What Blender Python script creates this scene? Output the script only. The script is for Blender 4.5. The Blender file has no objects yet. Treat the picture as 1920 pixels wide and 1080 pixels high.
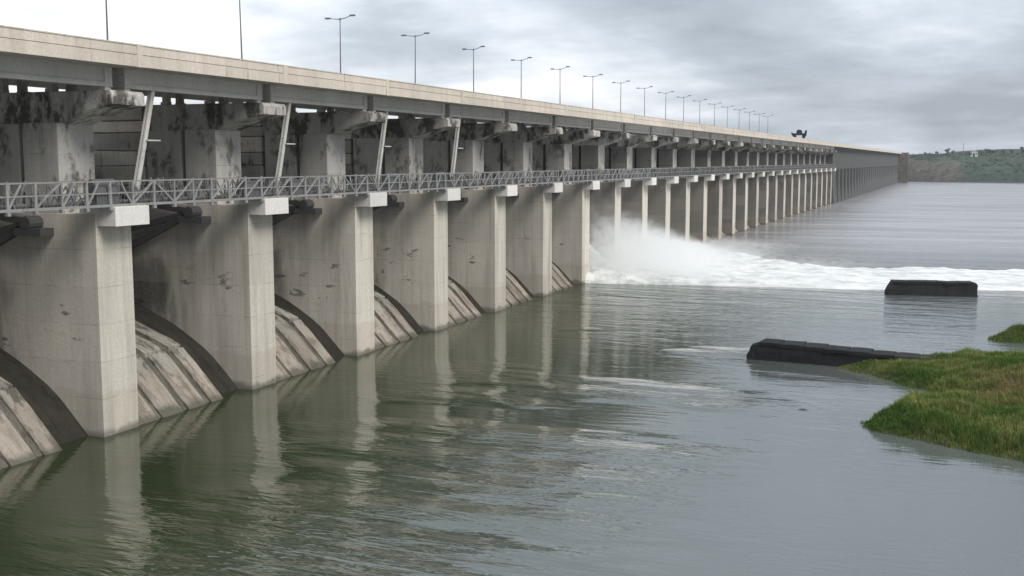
import bpy, bmesh, math, random
from mathutils import Vector, Matrix, noise as mnoise
random.seed(7)
sc = bpy.context.scene
COL = sc.collection
R = math.radians

# ------------------------------------------------------------------ camera
CAM_H = 19.55          # camera height above the tail water
LAT = 55.95            # distance from the camera to the plane of the pier fronts
PITCH, YAW, FPX = 6.466, 21.863, 2100.0
cam = bpy.data.cameras.new('camera'); camo = bpy.data.objects.new('camera', cam)
COL.objects.link(camo); sc.camera = camo
camo.location = (0, 0, CAM_H)
camo.rotation_euler = (R(90 - PITCH), 0, R(YAW))
cam.sensor_width = 36; cam.lens = FPX / 1920 * 36
cam.clip_start = 0.5; cam.clip_end = 8000

# ------------------------------------------------------------------ sky, sun, exposure
SUN_EL, SUN_AZ = 43, 112          # azimuth measured from +Y towards +X
world = bpy.data.worlds.new('World'); sc.world = world; world.use_nodes = True
nt = world.node_tree; nt.nodes.clear()
def wn(t, **kw):
    n = nt.nodes.new(t)
    for k, v in kw.items(): setattr(n, k, v)
    return n
def wl(a, b): nt.links.new(a, b)
out = wn('ShaderNodeOutputWorld'); bg = wn('ShaderNodeBackground'); bg.inputs['Strength'].default_value = 0.1
sky = wn('ShaderNodeTexSky', sky_type='NISHITA', sun_disc=False, sun_elevation=R(SUN_EL), sun_rotation=R(SUN_AZ))
sky.air_density = 1.2; sky.dust_density = 2.5
tc = wn('ShaderNodeTexCoord')
sep = wn('ShaderNodeSeparateXYZ'); wl(tc.outputs['Generated'], sep.inputs[0])
zz = wn('ShaderNodeMath', operation='MAXIMUM'); wl(sep.outputs['Z'], zz.inputs[0]); zz.inputs[1].default_value = 0.0
zb = wn('ShaderNodeMath', operation='ADD'); wl(zz.outputs[0], zb.inputs[0]); zb.inputs[1].default_value = 0.16
dx = wn('ShaderNodeMath', operation='DIVIDE'); wl(sep.outputs['X'], dx.inputs[0]); wl(zb.outputs[0], dx.inputs[1])
dy = wn('ShaderNodeMath', operation='DIVIDE'); wl(sep.outputs['Y'], dy.inputs[0]); wl(zb.outputs[0], dy.inputs[1])
cmb = wn('ShaderNodeCombineXYZ'); wl(dx.outputs[0], cmb.inputs[0]); wl(dy.outputs[0], cmb.inputs[1])
mp = wn('ShaderNodeMapping'); wl(cmb.outputs[0], mp.inputs[0])
mp.inputs['Location'].default_value = (1.35, 4.1, 0.0); mp.inputs['Scale'].default_value = (0.8, 0.8, 1)
n1 = wn('ShaderNodeTexNoise'); wl(mp.outputs[0], n1.inputs['Vector'])
n1.inputs['Scale'].default_value = 0.62; n1.inputs['Detail'].default_value = 6; n1.inputs['Roughness'].default_value = 0.5
n1.inputs['Distortion'].default_value = 0.4
n2 = wn('ShaderNodeTexNoise'); wl(mp.outputs[0], n2.inputs['Vector'])
n2.inputs['Scale'].default_value = 2.1; n2.inputs['Detail'].default_value = 5; n2.inputs['Roughness'].default_value = 0.55
ad = wn('ShaderNodeMath', operation='MULTIPLY_ADD'); wl(n2.outputs['Fac'], ad.inputs[0]); ad.inputs[1].default_value = 0.50; wl(n1.outputs['Fac'], ad.inputs[2])
# the cloud deck is thinner (brighter) towards the upstream side of the dam
gx = wn('ShaderNodeMath', operation='MULTIPLY_ADD'); wl(sep.outputs['X'], gx.inputs[0]); gx.inputs[1].default_value = -0.30; wl(ad.outputs[0], gx.inputs[2])
ramp = wn('ShaderNodeValToRGB'); wl(gx.outputs[0], ramp.inputs[0])
e = ramp.color_ramp.elements
e[0].position = 0.63; e[0].color = (0.185, 0.207, 0.238, 1)
e[1].position = 1.0; e[1].color = (0.53, 0.54, 0.555, 1)
m_ = e.new(0.79); m_.color = (0.275, 0.303, 0.342, 1)
m2_ = e.new(0.90); m2_.color = (0.40, 0.425, 0.46, 1)
sc10 = wn('ShaderNodeVectorMath', operation='SCALE'); wl(ramp.outputs[0], sc10.inputs[0]); # an overcast dome brightens evenly towards the zenith
zl = wn('ShaderNodeMath', operation='MULTIPLY_ADD'); wl(zz.outputs[0], zl.inputs[0]); zl.inputs[1].default_value = 10.0; zl.inputs[2].default_value = 10.0
wl(zl.outputs[0], sc10.inputs['Scale'])
mix = wn('ShaderNodeMix', data_type='RGBA'); mix.inputs['Factor'].default_value = 0.92
wl(sky.outputs[0], mix.inputs['A']); wl(sc10.outputs[0], mix.inputs['B'])
wl(mix.outputs['Result'], bg.inputs['Color']); wl(bg.outputs[0], out.inputs[0])

sl = bpy.data.lights.new('sun', 'SUN'); slo = bpy.data.objects.new('sun', sl); COL.objects.link(slo)
sl.energy = 1.5; sl.angle = R(28); sl.color = (1.0, 0.95, 0.88)
sd = Vector((math.sin(R(SUN_AZ)) * math.cos(R(SUN_EL)), math.cos(R(SUN_AZ)) * math.cos(R(SUN_EL)), math.sin(R(SUN_EL))))
slo.rotation_euler = sd.to_track_quat('Z', 'Y').to_euler()
slo.location = (60, -20, 120)

vs = sc.view_settings; vs.view_transform = 'Standard'; vs.look = 'None'; vs.exposure = 1.0; vs.gamma = 1; vs.use_curve_mapping = False
cy = sc.cycles
cy.use_denoising = True; cy.max_bounces = 8; cy.diffuse_bounces = 3; cy.glossy_bounces = 3; cy.transmission_bounces = 2
cy.volume_bounces = 8; cy.volume_step_rate = 2.0; cy.volume_max_steps = 128; cy.sample_clamp_indirect = 6

# ------------------------------------------------------------------ materials
class NT:
    def __init__(s, name):
        s.m = bpy.data.materials.new(name); s.m.use_nodes = True
        s.t = s.m.node_tree; s.t.nodes.clear()
        s.o = s.n('ShaderNodeOutputMaterial'); s.b = s.n('ShaderNodeBsdfPrincipled')
        s.l(s.b.outputs[0], s.o.inputs[0])
        s.g = s.n('ShaderNodeNewGeometry')
    def n(s, t, **kw):
        n = s.t.nodes.new(t)
        for k, v in kw.items(): setattr(n, k, v)
        return n
    def l(s, a, b): s.t.links.new(a, b)
    def val(s, sock, v):
        if hasattr(v, 'is_output') or isinstance(v, bpy.types.NodeSocket): s.l(v, sock)
        else: sock.default_value = v
    def noise(s, scale=(1, 1, 1), sc_=1.0, det=4, rough=.55, vec=None, rot=0, loc=(0, 0, 0), dist=0):
        mp = s.n('ShaderNodeMapping'); s.l(vec if vec else s.g.outputs['Position'], mp.inputs[0])
        mp.inputs['Scale'].default_value = scale; mp.inputs['Rotation'].default_value = (0, 0, rot); mp.inputs['Location'].default_value = loc
        t = s.n('ShaderNodeTexNoise'); s.l(mp.outputs[0], t.inputs['Vector'])
        t.inputs['Scale'].default_value = sc_; t.inputs['Detail'].default_value = det; t.inputs['Roughness'].default_value = rough
        t.inputs['Distortion'].default_value = dist
        return t.outputs['Fac']
    def ramp(s, fac, lo, hi, a=0.0, b=1.0):
        r = s.n('ShaderNodeMapRange'); r.interpolation_type = 'SMOOTHSTEP'
        s.val(r.inputs['Value'], fac); r.inputs['From Min'].default_value = lo; r.inputs['From Max'].default_value = hi
        r.inputs['To Min'].default_value = a; r.inputs['To Max'].default_value = b
        return r.outputs[0]
    def math(s, op, a, b=0.0, c=None):
        m = s.n('ShaderNodeMath', operation=op); s.val(m.inputs[0], a); s.val(m.inputs[1], b)
        if c is not None: s.val(m.inputs[2], c)
        return m.outputs[0]
    def mix(s, fac, a, b, blend='MIX'):
        m = s.n('ShaderNodeMix', data_type='RGBA', blend_type=blend)
        s.val(m.inputs['Factor'], fac)
        for k, v in (('A', a), ('B', b)):
            if isinstance(v, tuple): m.inputs[k].default_value = (*v, 1) if len(v) == 3 else v
            else: s.l(v, m.inputs[k])
        return m.outputs['Result']
    def bump(s, h, dist, strength=1.0, normal=None):
        b = s.n('ShaderNodeBump'); s.l(h, b.inputs['Height']); b.inputs['Distance'].default_value = dist
        b.inputs['Strength'].default_value = strength
        if normal: s.l(normal, b.inputs['Normal'])
        return b.outputs[0]
    def sepz(s):
        x = s.n('ShaderNodeSeparateXYZ'); s.l(s.g.outputs['Position'], x.inputs[0]); return x.outputs
    def set(s, **kw):
        for k, v in kw.items():
            k = k.replace('_', ' ')
            if isinstance(v, tuple): s.b.inputs[k].default_value = (*v, 1) if len(v) == 3 else v
            else: s.val(s.b.inputs[k], v)

def concrete(name, base, dark, streak=.5, mould=.3, water=False, spalls=0.0, rnd=.12, moss=0.0, bump=.012, gatestain=False, darkflank=None, lifts=False, mth=.60, spec=.25, drips=0.0):
    k = NT(name)
    st = k.ramp(k.noise((.75, .75, .05), 1.0, 5, .62, dist=.2), .42, .72)          # rain streaks
    st2 = k.ramp(k.noise((3.5, 3.5, .10), 1.0, 4, .6, loc=(7, 3, 1)), .45, .75)
    bl = k.noise((1, 1, 1), .16, 4, .55, loc=(3, 9, 2))                    # broad blotches
    fine = k.noise((1, 1, 1), 5.0, 6, .65)
    c = k.mix(k.math('MULTIPLY', st, streak), base, dark)
    c = k.mix(k.math('MULTIPLY', st2, streak * .35), c, tuple(x * .8 for x in dark))
    c = k.mix(k.ramp(bl, .35, .68, .0, .38), c, tuple(b * .72 for b in base))
    md = k.ramp(k.noise((1, 1, .6), .55, 7, .7, loc=(1, 5, 8)), mth, mth + .13)   # black mould
    c = k.mix(k.math('MULTIPLY', md, mould), c, (.035, .033, .028))
    if spalls:
        sp = k.ramp(k.noise((.38, .38, 1.1), 1.0, 5, .62, loc=(4, 2.3, 6.2)), .60, .645)
        q = k.sepz()
        sp = k.math('MULTIPLY', sp, k.math('MULTIPLY', k.ramp(q['Z'], 4.5, 6.5), k.ramp(q['Z'], 11.0, 9.0)))
        sp = k.math('MULTIPLY', sp, k.ramp(q['X'], -57.3, -58.6))
        c = k.mix(k.math('MULTIPLY', sp, spalls), c, (.04, .038, .033))
    if moss:
        mo = k.ramp(k.noise((.45, .95, .3), 1.0, 7, .72, loc=(2, 6, 4)), .50, .60)
        c = k.mix(k.math('MULTIPLY', mo, moss), c, (.045, .042, .03))
        ds = k.ramp(k.noise((.16, 2.4, .16), 1.0, 5, .65, loc=(5, 1, 2)), .46, .66)
        c = k.mix(k.math('MULTIPLY', ds, moss * .75), c, tuple(b * .3 for b in base))
    if drips:                                                             # dark runs below joints and scuppers
        dr = k.ramp(k.noise((.1, 1.7, .12), 1.0, 4, .7, loc=(3, 7, 1)), .62, .70)
        c = k.mix(k.math('MULTIPLY', dr, drips), c, (.17, .145, .115))
    if gatestain:                                                         # black algae where the gate seals against the pier
        q = k.sepz()
        xs_ = k.math('MULTIPLY_ADD', k.noise((.5, .5, .16), 1.0, 5, .65, loc=(1, 2, 3)), 9.0, q['X'])
        gs = k.math('MULTIPLY', k.ramp(xs_, -58.0, -62.5), k.ramp(k.math('MULTIPLY_ADD', k.noise((.7, .7, .7), 1.0, 4), 5.0, q['Z']), 15.5, 12.0))
        c = k.mix(k.math('MULTIPLY', gs, .88), c, (.022, .021, .018))
    if darkflank:                                                           # surfaces behind the front face turn darker past the open gates
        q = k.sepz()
        df = k.math('MULTIPLY', k.ramp(k.math('MULTIPLY_ADD', k.noise((.3, .3, .1), 1.0, 4), 26, q['Y']), 172, 206), k.ramp(q['X'], darkflank, darkflank - .05))
        c = k.mix(k.math('MULTIPLY', df, .84), c, (.060, .060, .058))
    if water:                                                             # old flood mark above the tail water
        z = k.sepz()['Z']
        zn = k.math('MULTIPLY_ADD', k.noise((.5, .5, .3), 1.0, 4), 1.6, z)
        c = k.mix(k.ramp(zn, 4.2, 3.7, 0, .30), c, (.35, .275, .205))
        c = k.mix(k.ramp(zn, 1.5, .95, 0, .85), c, (.07, .065, .05))
    oi = k.n('ShaderNodeObjectInfo')
    if lifts:                                                             # concrete pours: each lift its own tone, a thin joint line between
        zq = k.math('ADD', k.math('DIVIDE', k.sepz()['Z'], 2.65), k.math('MULTIPLY', oi.outputs['Random'], 5.0))
        wn_ = k.n('ShaderNodeTexWhiteNoise', noise_dimensions='2D'); cb = k.n('ShaderNodeCombineXYZ')
        k.l(k.math('FLOOR', zq), cb.inputs[0]); k.l(k.math('FLOOR', k.math('DIVIDE', k.sepz()['Y'], 9.0)), cb.inputs[1]); k.l(cb.outputs[0], wn_.inputs['Vector'])
        c = k.mix(k.math('MULTIPLY', wn_.outputs['Value'], .30), c, tuple(b * .62 for b in base))
        fr = k.math('FRACT', zq); ln = k.ramp(k.math('MINIMUM', fr, k.math('SUBTRACT', 1.0, fr)), .016, .004)
        c = k.mix(k.math('MULTIPLY', k.math('MULTIPLY', ln, .45), k.ramp(k.noise((.5, .5, .5), 1.0, 3, loc=(8, 8, 8)), .42, .6)), c, (.12, .11, .09))
    hv = k.n('ShaderNodeHueSaturation'); k.l(c, hv.inputs['Color'])
    k.l(k.math('MULTIPLY_ADD', oi.outputs['Random'], rnd * 2, 1 - rnd), hv.inputs['Value'])
    c = k.mix(k.ramp(fine, .3, .7, .0, .30), hv.outputs[0], tuple(b * .45 for b in base))
    k.l(c, k.b.inputs['Base Color'])
    k.set(Roughness=.9, Specular_IOR_Level=spec)
    hh = k.math('ADD', k.math('MULTIPLY', fine, .5), k.math('MULTIPLY', k.noise((1, 1, 1), 1.3, 5, .6), 1.0))
    k.l(k.bump(hh, bump * 2.5, .8), k.b.inputs['Normal'])
    return k.m

M = {}; FXW = -LAT
M['pier'] = concrete('pier_concrete', (.67, .625, .55), (.29, .265, .225), .75, .3, water=True, spalls=.85, gatestain=True, darkflank=FXW - .07, lifts=True)
M['corbel'] = concrete('corbel_concrete', (.74, .72, .68), (.52, .50, .46), .35, .08)
M['column'] = concrete('column_concrete', (.58, .56, .52), (.30, .29, .265), .6, .85, mth=.50, lifts=True, darkflank=FXW - 3.17)
M['crosshead'] = concrete('crosshead_concrete', (.56, .54, .50), (.20, .19, .18), .75, .95, mth=.45)
M['course'] = concrete('course_concrete', (.62, .58, .515), (.30, .28, .25), .5, .85, rnd=.30, mth=.54)
M['girder'] = concrete('girder_concrete', (.60, .58, .54), (.42, .40, .37), .5, .15, rnd=.06)
M['parapet'] = concrete('parapet_concrete', (.68, .62, .535), (.47, .405, .33), .55, .12, rnd=.05, drips=.6)
M['chute'] = concrete('chute_slab_concrete', (.36, .335, .295), (.17, .155, .13), .6, .6, water=True, rnd=.2, moss=.8, bump=.04, gatestain=True, mth=.55)
M['groove'] = concrete('chute_groove_concrete', (.15, .138, .115), (.06, .055, .045), .6, .5, rnd=.25, moss=.7, bump=.04)
M['gutter'] = concrete('gutter_concrete', (.050, .046, .038), (.012, .0115, .010), .8, .9, rnd=.1, bump=.05, mth=.46, spec=.08, moss=.6)
M['wet_wall'] = concrete('wet_stone', (.024, .0235, .024), (.010, .010, .010), .6, .5, rnd=.2, bump=.06)
M['masonry'] = concrete('masonry', (.12, .121, .118), (.06, .06, .058), .6, .4, bump=.03, lifts=True)

def metal(name, base, rust=.3, rough=.55, metallic=.0):
    k = NT(name)
    r = k.ramp(k.noise((1, 1, .5), 2.2, 6, .7), .52, .66)
    c = k.mix(k.math('MULTIPLY', r, rust), base, (.11, .07, .045))
    c = k.mix(k.ramp(k.noise((1, 1, 1), .7, 4), .35, .7, 0, .35), c, tuple(b * .55 for b in base))
    k.l(c, k.b.inputs['Base Color']); k.set(Roughness=rough, Metallic=metallic)
    return k.m
M['rail'] = metal('galvanised_steel', (.27, .272, .27), .6)
M['rail_back'] = metal('dull_steel', (.17, .172, .17), .45)
M['gate'] = metal('gate_steel', (.10, .105, .11), .55, .6)
M['arm'] = metal('arm_steel', (.06, .062, .065), .5, .6)
M['strut'] = metal('pale_steel', (.52, .51, .48), .25)
M['lamp'] = metal('lamp_steel', (.19, .195, .20), .1, .45, .3)
M['glass'] = metal('lamp_lens', (.5, .5, .48), .0, .2)
M['black'] = metal('black_steel', (.012, .012, .013), .05, .6)
M['asphalt'] = metal('asphalt', (.05, .05, .05), .0, .95)
M['white'] = metal('white_paint', (.78, .78, .76), .05, .7)
M['shed'] = metal('shed_sheet', (.50, .50, .49), .1, .6)
M['door'] = metal('dark_opening', (.03, .03, .035), .0, .6)
M['twig'] = metal('wet_twig', (.035, .03, .022), .1, .6)

# ------------------------------------------------------------------ helpers
class MB:
    def __init__(s): s.v = []; s.f = []
    def add(s, vs, fs):
        o = len(s.v); s.v += [tuple(v) for v in vs]; s.f += [tuple(i + o for i in f) for f in fs]; return s
    def box(s, x0, x1, y0, y1, z0, z1):
        return s.add([(x0, y0, z0), (x1, y0, z0), (x1, y1, z0), (x0, y1, z0), (x0, y0, z1), (x1, y0, z1), (x1, y1, z1), (x0, y1, z1)],
                     [(0, 3, 2, 1), (4, 5, 6, 7), (0, 1, 5, 4), (1, 2, 6, 5), (2, 3, 7, 6), (3, 0, 4, 7)])
    def prism_y(s, poly, y0, y1):            # poly in x,z  (clockwise or not: normals are recalculated)
        n = len(poly)
        return s.add([(x, y0, z) for x, z in poly] + [(x, y1, z) for x, z in poly],
                     [tuple(range(n)), tuple(range(2 * n - 1, n - 1, -1))] + [(i, i + n, (i + 1) % n + n, (i + 1) % n) for i in range(n)])
    def prism_z(s, poly, z0, z1):
        n = len(poly)
        return s.add([(x, y, z0) for x, y in poly] + [(x, y, z1) for x, y in poly],
                     [tuple(range(n)), tuple(range(2 * n - 1, n - 1, -1))] + [(i, i + n, (i + 1) % n + n, (i + 1) % n) for i in range(n)])
    def bar(s, a, b, w, d=None, up=(0, 0, 1)):
        a, b = Vector(a), Vector(b); t = (b - a).normalized(); up = Vector(up)
        if abs(t.dot(up)) > .95: up = Vector((1, 0, 0))
        r = t.cross(up).normalized(); u = r.cross(t); d = d or w
        vs = [p + r * sx * w / 2 + u * sy * d / 2 for p in (a, b) for sx, sy in ((-1, -1), (1, -1), (1, 1), (-1, 1))]
        return s.add(vs, [(0, 3, 2, 1), (4, 5, 6, 7), (0, 1, 5, 4), (1, 2, 6, 5), (2, 3, 7, 6), (3, 0, 4, 7)])
    def tube(s, pts, rads, n=8):
        rings = []; pts = [Vector(p) for p in pts]
        o = len(s.v)
        for i, p in enumerate(pts):
            t = (pts[min(i + 1, len(pts) - 1)] - pts[max(i - 1, 0)]).normalized()
            up = Vector((0, 0, 1)) if abs(t.z) < .9 else Vector((1, 0, 0))
            r = t.cross(up).normalized(); u = r.cross(t)
            for k in range(n):
                a = 2 * math.pi * k / n; s.v.append(tuple(p + (r * math.cos(a) + u * math.sin(a)) * rads[i]))
        for i in range(len(pts) - 1):
            for k in range(n):
                s.f.append((o + i * n + k, o + i * n + (k + 1) % n, o + (i + 1) * n + (k + 1) % n, o + (i + 1) * n + k))
        s.f.append(tuple(o + k for k in range(n - 1, -1, -1))); s.f.append(tuple(o + (len(pts) - 1) * n + k for k in range(n)))
        return s
    def build(s, name, mat, parent=None, bevel=0, rough=0, smooth=False, cuts=0):
        me = bpy.data.meshes.new(name); me.from_pydata(s.v, [], s.f)
        bm = bmesh.new(); bm.from_mesh(me)
        bmesh.ops.recalc_face_normals(bm, faces=bm.faces)
        if bevel: bmesh.ops.bevel(bm, geom=list(bm.edges), offset=bevel, segments=1, affect='EDGES', clamp_overlap=True)
        if cuts:
            bmesh.ops.triangulate(bm, faces=[f for f in bm.faces if len(f.verts) > 4])
            bmesh.ops.subdivide_edges(bm, edges=[e for e in bm.edges if e.calc_length() > .8], cuts=cuts, use_grid_fill=True)
        if rough:
            for v in bm.verts:
                d = mnoise.noise_vector(v.co * .9) * rough + mnoise.noise_vector(v.co * 3.1) * rough * .4
                v.co += d
        bm.to_mesh(me); bm.free()
        if smooth: me.polygons.foreach_set('use_smooth', [True] * len(me.polygons))
        me.materials.append(mat); o = bpy.data.objects.new(name, me); COL.objects.link(o)
        if parent: o.parent = parent
        return o
def tag(o, label=None, cat=None, group=None, kind=None):
    if label: o['label'] = label
    if cat: o['category'] = cat
    if group: o['group'] = group
    if kind: o['kind'] = kind
    return o
def empty(name, loc=(0, 0, 0), rz=0):
    o = bpy.data.objects.new(name, None); COL.objects.link(o); o.location = loc; o.rotation_euler = (0, 0, rz); o.empty_display_size = .5; return o
def copy_tree(o, parent=None):
    c = o.copy(); COL.objects.link(c); c.parent = parent
    for ch in list(o.children): copy_tree(ch, c)
    return c
def sst(a, b, t):
    t = max(0, min(1, (t - a) / (b - a))); return t * t * (3 - 2 * t)
ORD = ['', 'first', 'second', 'third', 'fourth', 'fifth', 'sixth', 'seventh', 'eighth', 'ninth', 'tenth', 'eleventh', 'twelfth', 'thirteenth', 'fourteenth',
       'fifteenth', 'sixteenth', 'seventeenth', 'eighteenth', 'nineteenth', 'twentieth']
S = 18.0; Y1 = 63.42; FX = -LAT
I0, I1 = -1, 27                       # pier indices; 1 is the first pier wholly in view, 7 stands at the near edge of the spray
def py(i): return Y1 + S * (i - 1)
def pier_where(i): return f'{ORD[8 - i]} short of the white spray' if i <= 7 else f'{ORD[i - 7]} past the near edge of the white spray'
def bay_where(k):
    if k < 7: return f'between the {ORD[8 - k]} and {ORD[7 - k]} piers short of the white spray'
    if k == 7: return 'between the last pier short of the white spray and the next'
    return f'between the {ORD[k - 7]} and {ORD[k - 6]} piers past the spray edge'

# ------------------------------------------------------------------ water
def water_material():
    k = NT('river_water_surface')
    P = k.sepz()
    rot = -R(YAW)
    # long-crested ripples lying across the view, patchy in strength, on calm green water
    w1 = k.noise((.09, .44, .4), 1.0, 4, .56, rot=rot, dist=.45)
    w2 = k.noise((.35, 1.3, 1), 1.0, 3, .55, rot=rot - .1, loc=(5, 3, 0), dist=.3)
    w3 = k.noise((1.4, 3.2, 1), 1.0, 3, .6, rot=rot + .2, loc=(9, 1, 0))
    patch = k.ramp(k.noise((.028, .05, 1), 1.0, 3, .55, rot=rot + .35, loc=(2.2, .9, 0)), .44, .62, .05, 1.0)
    mid = k.math('MULTIPLY', k.ramp(P['X'], -48, -32, .03, 1.0), k.ramp(P['X'], -8, -24, .07, 1.0))
    farr = k.ramp(P['Y'], 95, 190, 0, 1.0)
    amp = k.math('MAXIMUM', k.math('MULTIPLY', patch, mid), k.math('MULTIPLY', farr, k.ramp(P['X'], -60, -30, .7, .9)))
    rid = k.math('SUBTRACT', 1.0, k.math('ABSOLUTE', k.math('MULTIPLY_ADD', w1, 2.0, -1.0)))
    w0 = k.noise((.028, .11, .3), 1.0, 4, .6, rot=rot + .04, loc=(6, 2, 0), dist=.4)
    h = k.math('MULTIPLY', k.math('ADD', k.math('ADD', k.math('MULTIPLY', w1, .45), k.math('MULTIPLY', rid, .22)), k.math('MULTIPLY', w2, .17)), amp)
    h = k.math('ADD', h, k.math('MULTIPLY', k.math('MULTIPLY', w0, 2.4), k.ramp(P['Y'], 120, 200, 0, 1)))
    h = k.math('ADD', h, k.math('MULTIPLY', w2, .020))
    h = k.math('ADD', h, k.math('MULTIPLY', w3, .006))
    nrm = k.bump(h, 1.0, 1.0)
    k.l(nrm, k.b.inputs['Normal'])
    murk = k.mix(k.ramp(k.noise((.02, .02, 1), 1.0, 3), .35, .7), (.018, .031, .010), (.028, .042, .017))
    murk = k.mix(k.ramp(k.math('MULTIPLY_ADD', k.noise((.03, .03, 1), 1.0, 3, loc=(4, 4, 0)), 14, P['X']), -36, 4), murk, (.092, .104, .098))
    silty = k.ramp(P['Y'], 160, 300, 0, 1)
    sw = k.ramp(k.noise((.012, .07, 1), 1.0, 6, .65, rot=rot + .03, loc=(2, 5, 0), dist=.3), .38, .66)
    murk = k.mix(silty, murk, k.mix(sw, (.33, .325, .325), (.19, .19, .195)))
    # thin drifting foam threads
    fo = k.ramp(k.noise((.06, .8, 1), 1.0, 5, .6, rot=rot + .05, loc=(3, 8, 0)), .735, .77)
    near = k.ramp(k.noise((.03, .03, 1), 1.0, 2, loc=(1, 1, 0)), .52, .62)
    foam = k.math('MULTIPLY', k.math('MULTIPLY', fo, near), k.ramp(P['X'], -52, -35, .15, .8))
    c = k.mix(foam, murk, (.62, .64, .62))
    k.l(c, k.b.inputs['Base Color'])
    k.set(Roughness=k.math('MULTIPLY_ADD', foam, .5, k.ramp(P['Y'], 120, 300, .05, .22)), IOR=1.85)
    return k.m
M['water'] = water_material()
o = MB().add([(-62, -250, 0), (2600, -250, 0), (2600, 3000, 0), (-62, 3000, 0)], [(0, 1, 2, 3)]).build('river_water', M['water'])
tag(o, kind='structure', label='calm green tail water below the dam', cat='water')
o = MB().add([(-2600, -250, 19), (FX - 24, -250, 19), (FX - 24, 1085, 19), (-2600, 1085, 19)], [(0, 1, 2, 3)]).build('reservoir_water', M['water'])
tag(o, kind='structure', label='reservoir water held behind the dam', cat='water')

# ------------------------------------------------------------------ far bank
def bank_h(x, y):
    sh = 1108 - .55 * x if x > -60 else 1080 - .2 * (x + 60)
    d = y - sh
    n = mnoise.noise(Vector((x * .011, y * .011, 0))) * 4 + mnoise.noise(Vector((x * .04, y * .04, 3))) * 2.0
    if d < 0: return -3 + max(d, -30) * .1
    cliff = max(0, min(1, (14 - x) / 30))
    rise_c = 21 * min(1, d / 26) ** .8 + (6 + .03 * (x + 50)) * min(1, max(0, d - 26) / 160)
    rise_g = 5 * min(1, d / 20) + 26 * min(1, d / 240) ** 1.1 + max(0, x - 60) * .02
    h = cliff * rise_c + (1 - cliff) * rise_g
    top = 28.6 + .065 * max(-60, min(x, 260)) + 3.0
    return min(h, top) + n * min(1, d / 30)
xs = [-900, -700, -500, -350, -250, -200] + [-160 + 4 * i for i in range(90)] + [210, 240, 280, 340, 420, 520, 660, 840, 1100, 1500, 2200]
ys = [480 + 40 * i for i in range(13)] + [1000 + 5 * i for i in range(80)] + [1410 + 40 * i for i in range(12)] + [2000, 2400, 3000]
mb = MB()
for y in ys:
    for x in xs: mb.v.append((x, y, bank_h(x, y)))
nx = len(xs)
for j in range(len(ys) - 1):
    for i in range(nx - 1): mb.f.append((j * nx + i, j * nx + i + 1, (j + 1) * nx + i + 1, (j + 1) * nx + i))
k = NT('bank_earth_and_scrub')
P = k.sepz()
gr = k.mix(k.ramp(k.noise((1, 1, 1), .05, 6, .65), .35, .65), (.014, .032, .020), (.030, .056, .030))
gr = k.mix(k.ramp(k.noise((1, 1, 2), .16, 5, .7, loc=(3, 1, 4)), .54, .64), gr, (.014, .026, .016))
ea = k.mix(k.ramp(k.noise((1, 1, 1), .12, 6, .7), .35, .68), (.125, .105, .088), (.055, .048, .04))
ea = k.mix(k.ramp(k.noise((1, 1, .6), .3, 5, .7, loc=(6, 2, 1)), .50, .60), ea, (.035, .05, .025))
wx = k.math('MULTIPLY_ADD', k.noise((1, 1, 1), .03, 4), 46, P['X'])
msk = k.math('MULTIPLY', k.ramp(wx, 30, 6), k.ramp(k.math('MULTIPLY_ADD', k.noise((1, 1, 1), .1, 4), 9, P['Z']), 27, 21))
c = k.mix(msk, gr, ea)
c = k.mix(k.ramp(k.math('MULTIPLY_ADD', k.noise((.05, .05, 1), 1.0, 3), 2.0, P['Z']), 2.7, 2.0), c, (.06, .058, .06))
k.l(c, k.b.inputs['Base Color']); k.set(Roughness=.95)
k.l(k.bump(k.noise((1, 1, 1), .35, 6, .7), 1.6, 1), k.b.inputs['Normal'])
o = mb.build('far_bank', k.m, smooth=True); tag(o, kind='structure', label='green and brown hillside on the far bank', cat='hillside')

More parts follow.
